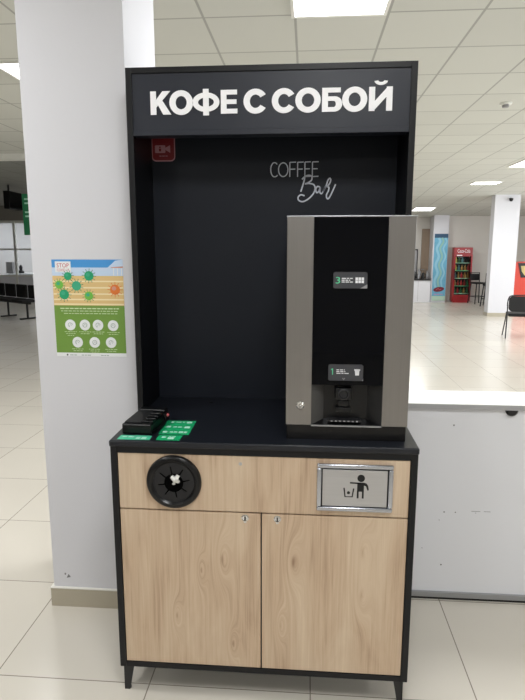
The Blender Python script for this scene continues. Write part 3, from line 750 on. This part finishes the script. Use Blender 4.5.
# red drinks fridge
FR = thing('drinks_fridge', 'red glass-door drinks fridge against the far wall', 'fridge', (4.925, 16.3, 0))
bm = bmesh.new(); w_, d_, h_ = .275, .27, 1.69
box(bm, -w_, -w_+.03, 0, d_, .05, h_); box(bm, w_-.03, w_, 0, d_, .05, h_); box(bm, -w_+.03, w_-.03, d_-.02, d_, .05, h_)
box(bm, -w_+.03, w_-.03, 0, d_-.02, .0, .22); box(bm, -w_+.03, w_-.03, 0, d_-.02, 1.46, h_)
link('cabinet', bm, M_redpaint, FR)
link('lining', bx(-w_+.031, w_-.031, d_-.03, d_-.021, .22, 1.46), M_plblk2, FR)
bm = bmesh.new()
for a in ((-w_, -w_+.045, .18, 1.48), (w_-.045, w_, .18, 1.48), (-w_+.045, w_-.045, .18, .24), (-w_+.045, w_-.045, 1.42, 1.48)): box(bm, a[0], a[1], -.03, -.001, a[2], a[3])
dd = link('door', bm, M_redpaint, FR)
link('door_glass', bx(-w_+.045, w_-.045, -.020, -.014, .24, 1.42), M_glass, dd)
link('handle', bx(-w_+.01, -w_+.03, -.055, -.03, .7, 1.05, bev=.004), M_blackmet, dd)
for k in range(5): link('shelf', bx(-w_+.032, w_-.032, .01, .23, .27+k*.235, .285+k*.235), M_tagg if k % 2 else M_gtxt, FR)
SH = Sheet((0, -.0015, 0)); SH.text('Coca-Cola', -.18, 1.53, .20, 1.64, M_white, 0); SH.build('header_lettering', FR)
SH = Sheet((0, -.0305, 0)); SH.r(-.20, 1.435, -.04, 1.465, M_white, 0); SH.build('door_sticker', dd)
cols = [M_plblk, mat('bottle_amber', (150,110,50), .3), mat('bottle_green', (50,110,70), .3), mat('bottle_lemon', (190,180,80), .3), M_redpaint, mat('bottle_teal', (90,140,150), .3)]
names5 = ['bottom', 'second lowest', 'middle', 'second highest', 'top']
for k in range(5):
    for i in range(5):
        m = random.choice(cols); x = 4.925-.19+i*.095; z = .2852+k*.235
        bo = link('bottle', lathe(bmesh.new(), [(0, 0), (.032, 0), (.034, .09), (.014, .14), (.014, .17), (0, .17)], (x, 16.3+.08, z), (0,0,1), 12), m, smooth=True)
        cn = m.name.replace('bottle_', '').replace('black_plastic', 'black').replace('red_enamel', 'red')
        tag(bo, '%s drink bottle, %s from the left on the %s shelf of the red fridge' % (cn, ('first', 'second', 'third', 'fourth', 'fifth')[i], names5[k]), 'bottle', 'bottles on the %s shelf of the red fridge' % names5[k])
# bar stools
def make_stool():
    t = thing('bar_stool', 'x', 'bar stool', group='black bar stools')
    link('seat', bx(-.17, .17, -.17, .17, .60, .65, bev=.015), M_seat, t)
    for sx in (-1, 1):
        for sy in (-1, 1): link('leg', tube(bmesh.new(), [(sx*.19, sy*.19, 0), (sx*.14, sy*.14, .61)], .016, 6), M_blackmet, t)
    bm = bmesh.new()
    for s in (-1, 1):
        tube(bm, [(s*.18, -.18, .22), (s*.18, .18, .22)], .01, 6); tube(bm, [(-.18, s*.18, .22), (.18, s*.18, .22)], .01, 6)
    link('footrest', bm, M_blackmet, t)
    bm = tube(bmesh.new(), [(-.15, .16, .62), (-.16, .19, .93), (.16, .19, .93), (.15, .16, .62)], .016, 6); box(bm, -.15, .15, .165, .195, .70, .90, bev=.01)
    link('backrest', bm, M_blackmet, t)
    return t
s0 = make_stool(); s0.location = (5.33, 16.0, 0); s0.rotation_euler = (0, 0, .3); s0['label'] = 'black bar stool nearest to the red fridge'
s1 = copy_tree(s0); s1.location = (5.42, 15.15, 0); s1.rotation_euler = (0, 0, -.5); s1['label'] = 'black bar stool partly behind the white pillar'
s2 = copy_tree(s0); s2.location = (5.80, 15.75, 0); s2.rotation_euler = (0, 0, 1.2); s2['label'] = 'rear black bar stool against the wall behind the others'
# red amusement machine at the right edge
AM = thing('vending_machine', 'bright red-orange machine at the right edge behind the black chair', 'machine', (5.30, 13.6, 0))
bm = bmesh.new(); prism(bm, [(0, .05), (0.0, 1.25), (.10, 1.32), (.9, 1.32), (.9, .05)], (0, -.60, 0), (1,0,0), (0,0,1), .55)
link('cabinet', bm, M_orange, AM)
bm = bmesh.new(); prism(bm, [(.10, 1.29), (.8, 1.29), (.74, .93), (.19, .93)], (0, -.605, 0), (1,0,0), (0,0,1), -.01)
em = link('display_frame', bm, M_plblk, AM)
bm = bmesh.new(); prism(bm, [(.17, 1.22), (.36, 1.22), (.36, 1.08), (.275, .98), (.20, 1.08)], (0, -.612, 0), (1,0,0), (0,0,1), -.006)
link('emblem', bm, mat('yellow_emblem', (190,170,110), .5), em)
link('base', bx(.02, .88, -.58, -.07, 0, .05), M_blackmet, AM)
# black visitor chair
CH = thing('visitor_chair', 'black padded visitor chair with thin metal legs at the right edge', 'chair', (4.11, 9.05, 0), math.radians(-12))
bm = bmesh.new(); prism(bm, rrect(-.24, .50, .24, .78, .07, 5), (0, -.20, 0), (1,0,0), (0,0,1), -.035); link('backrest', bm, M_seat, CH)
link('seat', bx(-.23, .23, -.18, .24, .40, .46, bev=.022), M_seat, CH)
for s in (-1, 1):
    link('leg', tube(bmesh.new(), smooth_pts([(s*.26, -.235, .62), (s*.255, -.22, .44), (s*.26, -.24, 0)], 4), .011, 8), M_blackmet, CH)
    link('leg', tube(bmesh.new(), [(s*.25, -.05, .43), (s*.265, .22, 0)], .011, 8), M_blackmet, CH)
link('back_frame', tube(bmesh.new(), smooth_pts([(-.26, -.21, .60), (-.25, -.20, .72), (-.18, -.20, .79), (.18, -.20, .79), (.25, -.20, .72), (.26, -.21, .60)], 4), .011, 8), M_blackmet, CH, True)
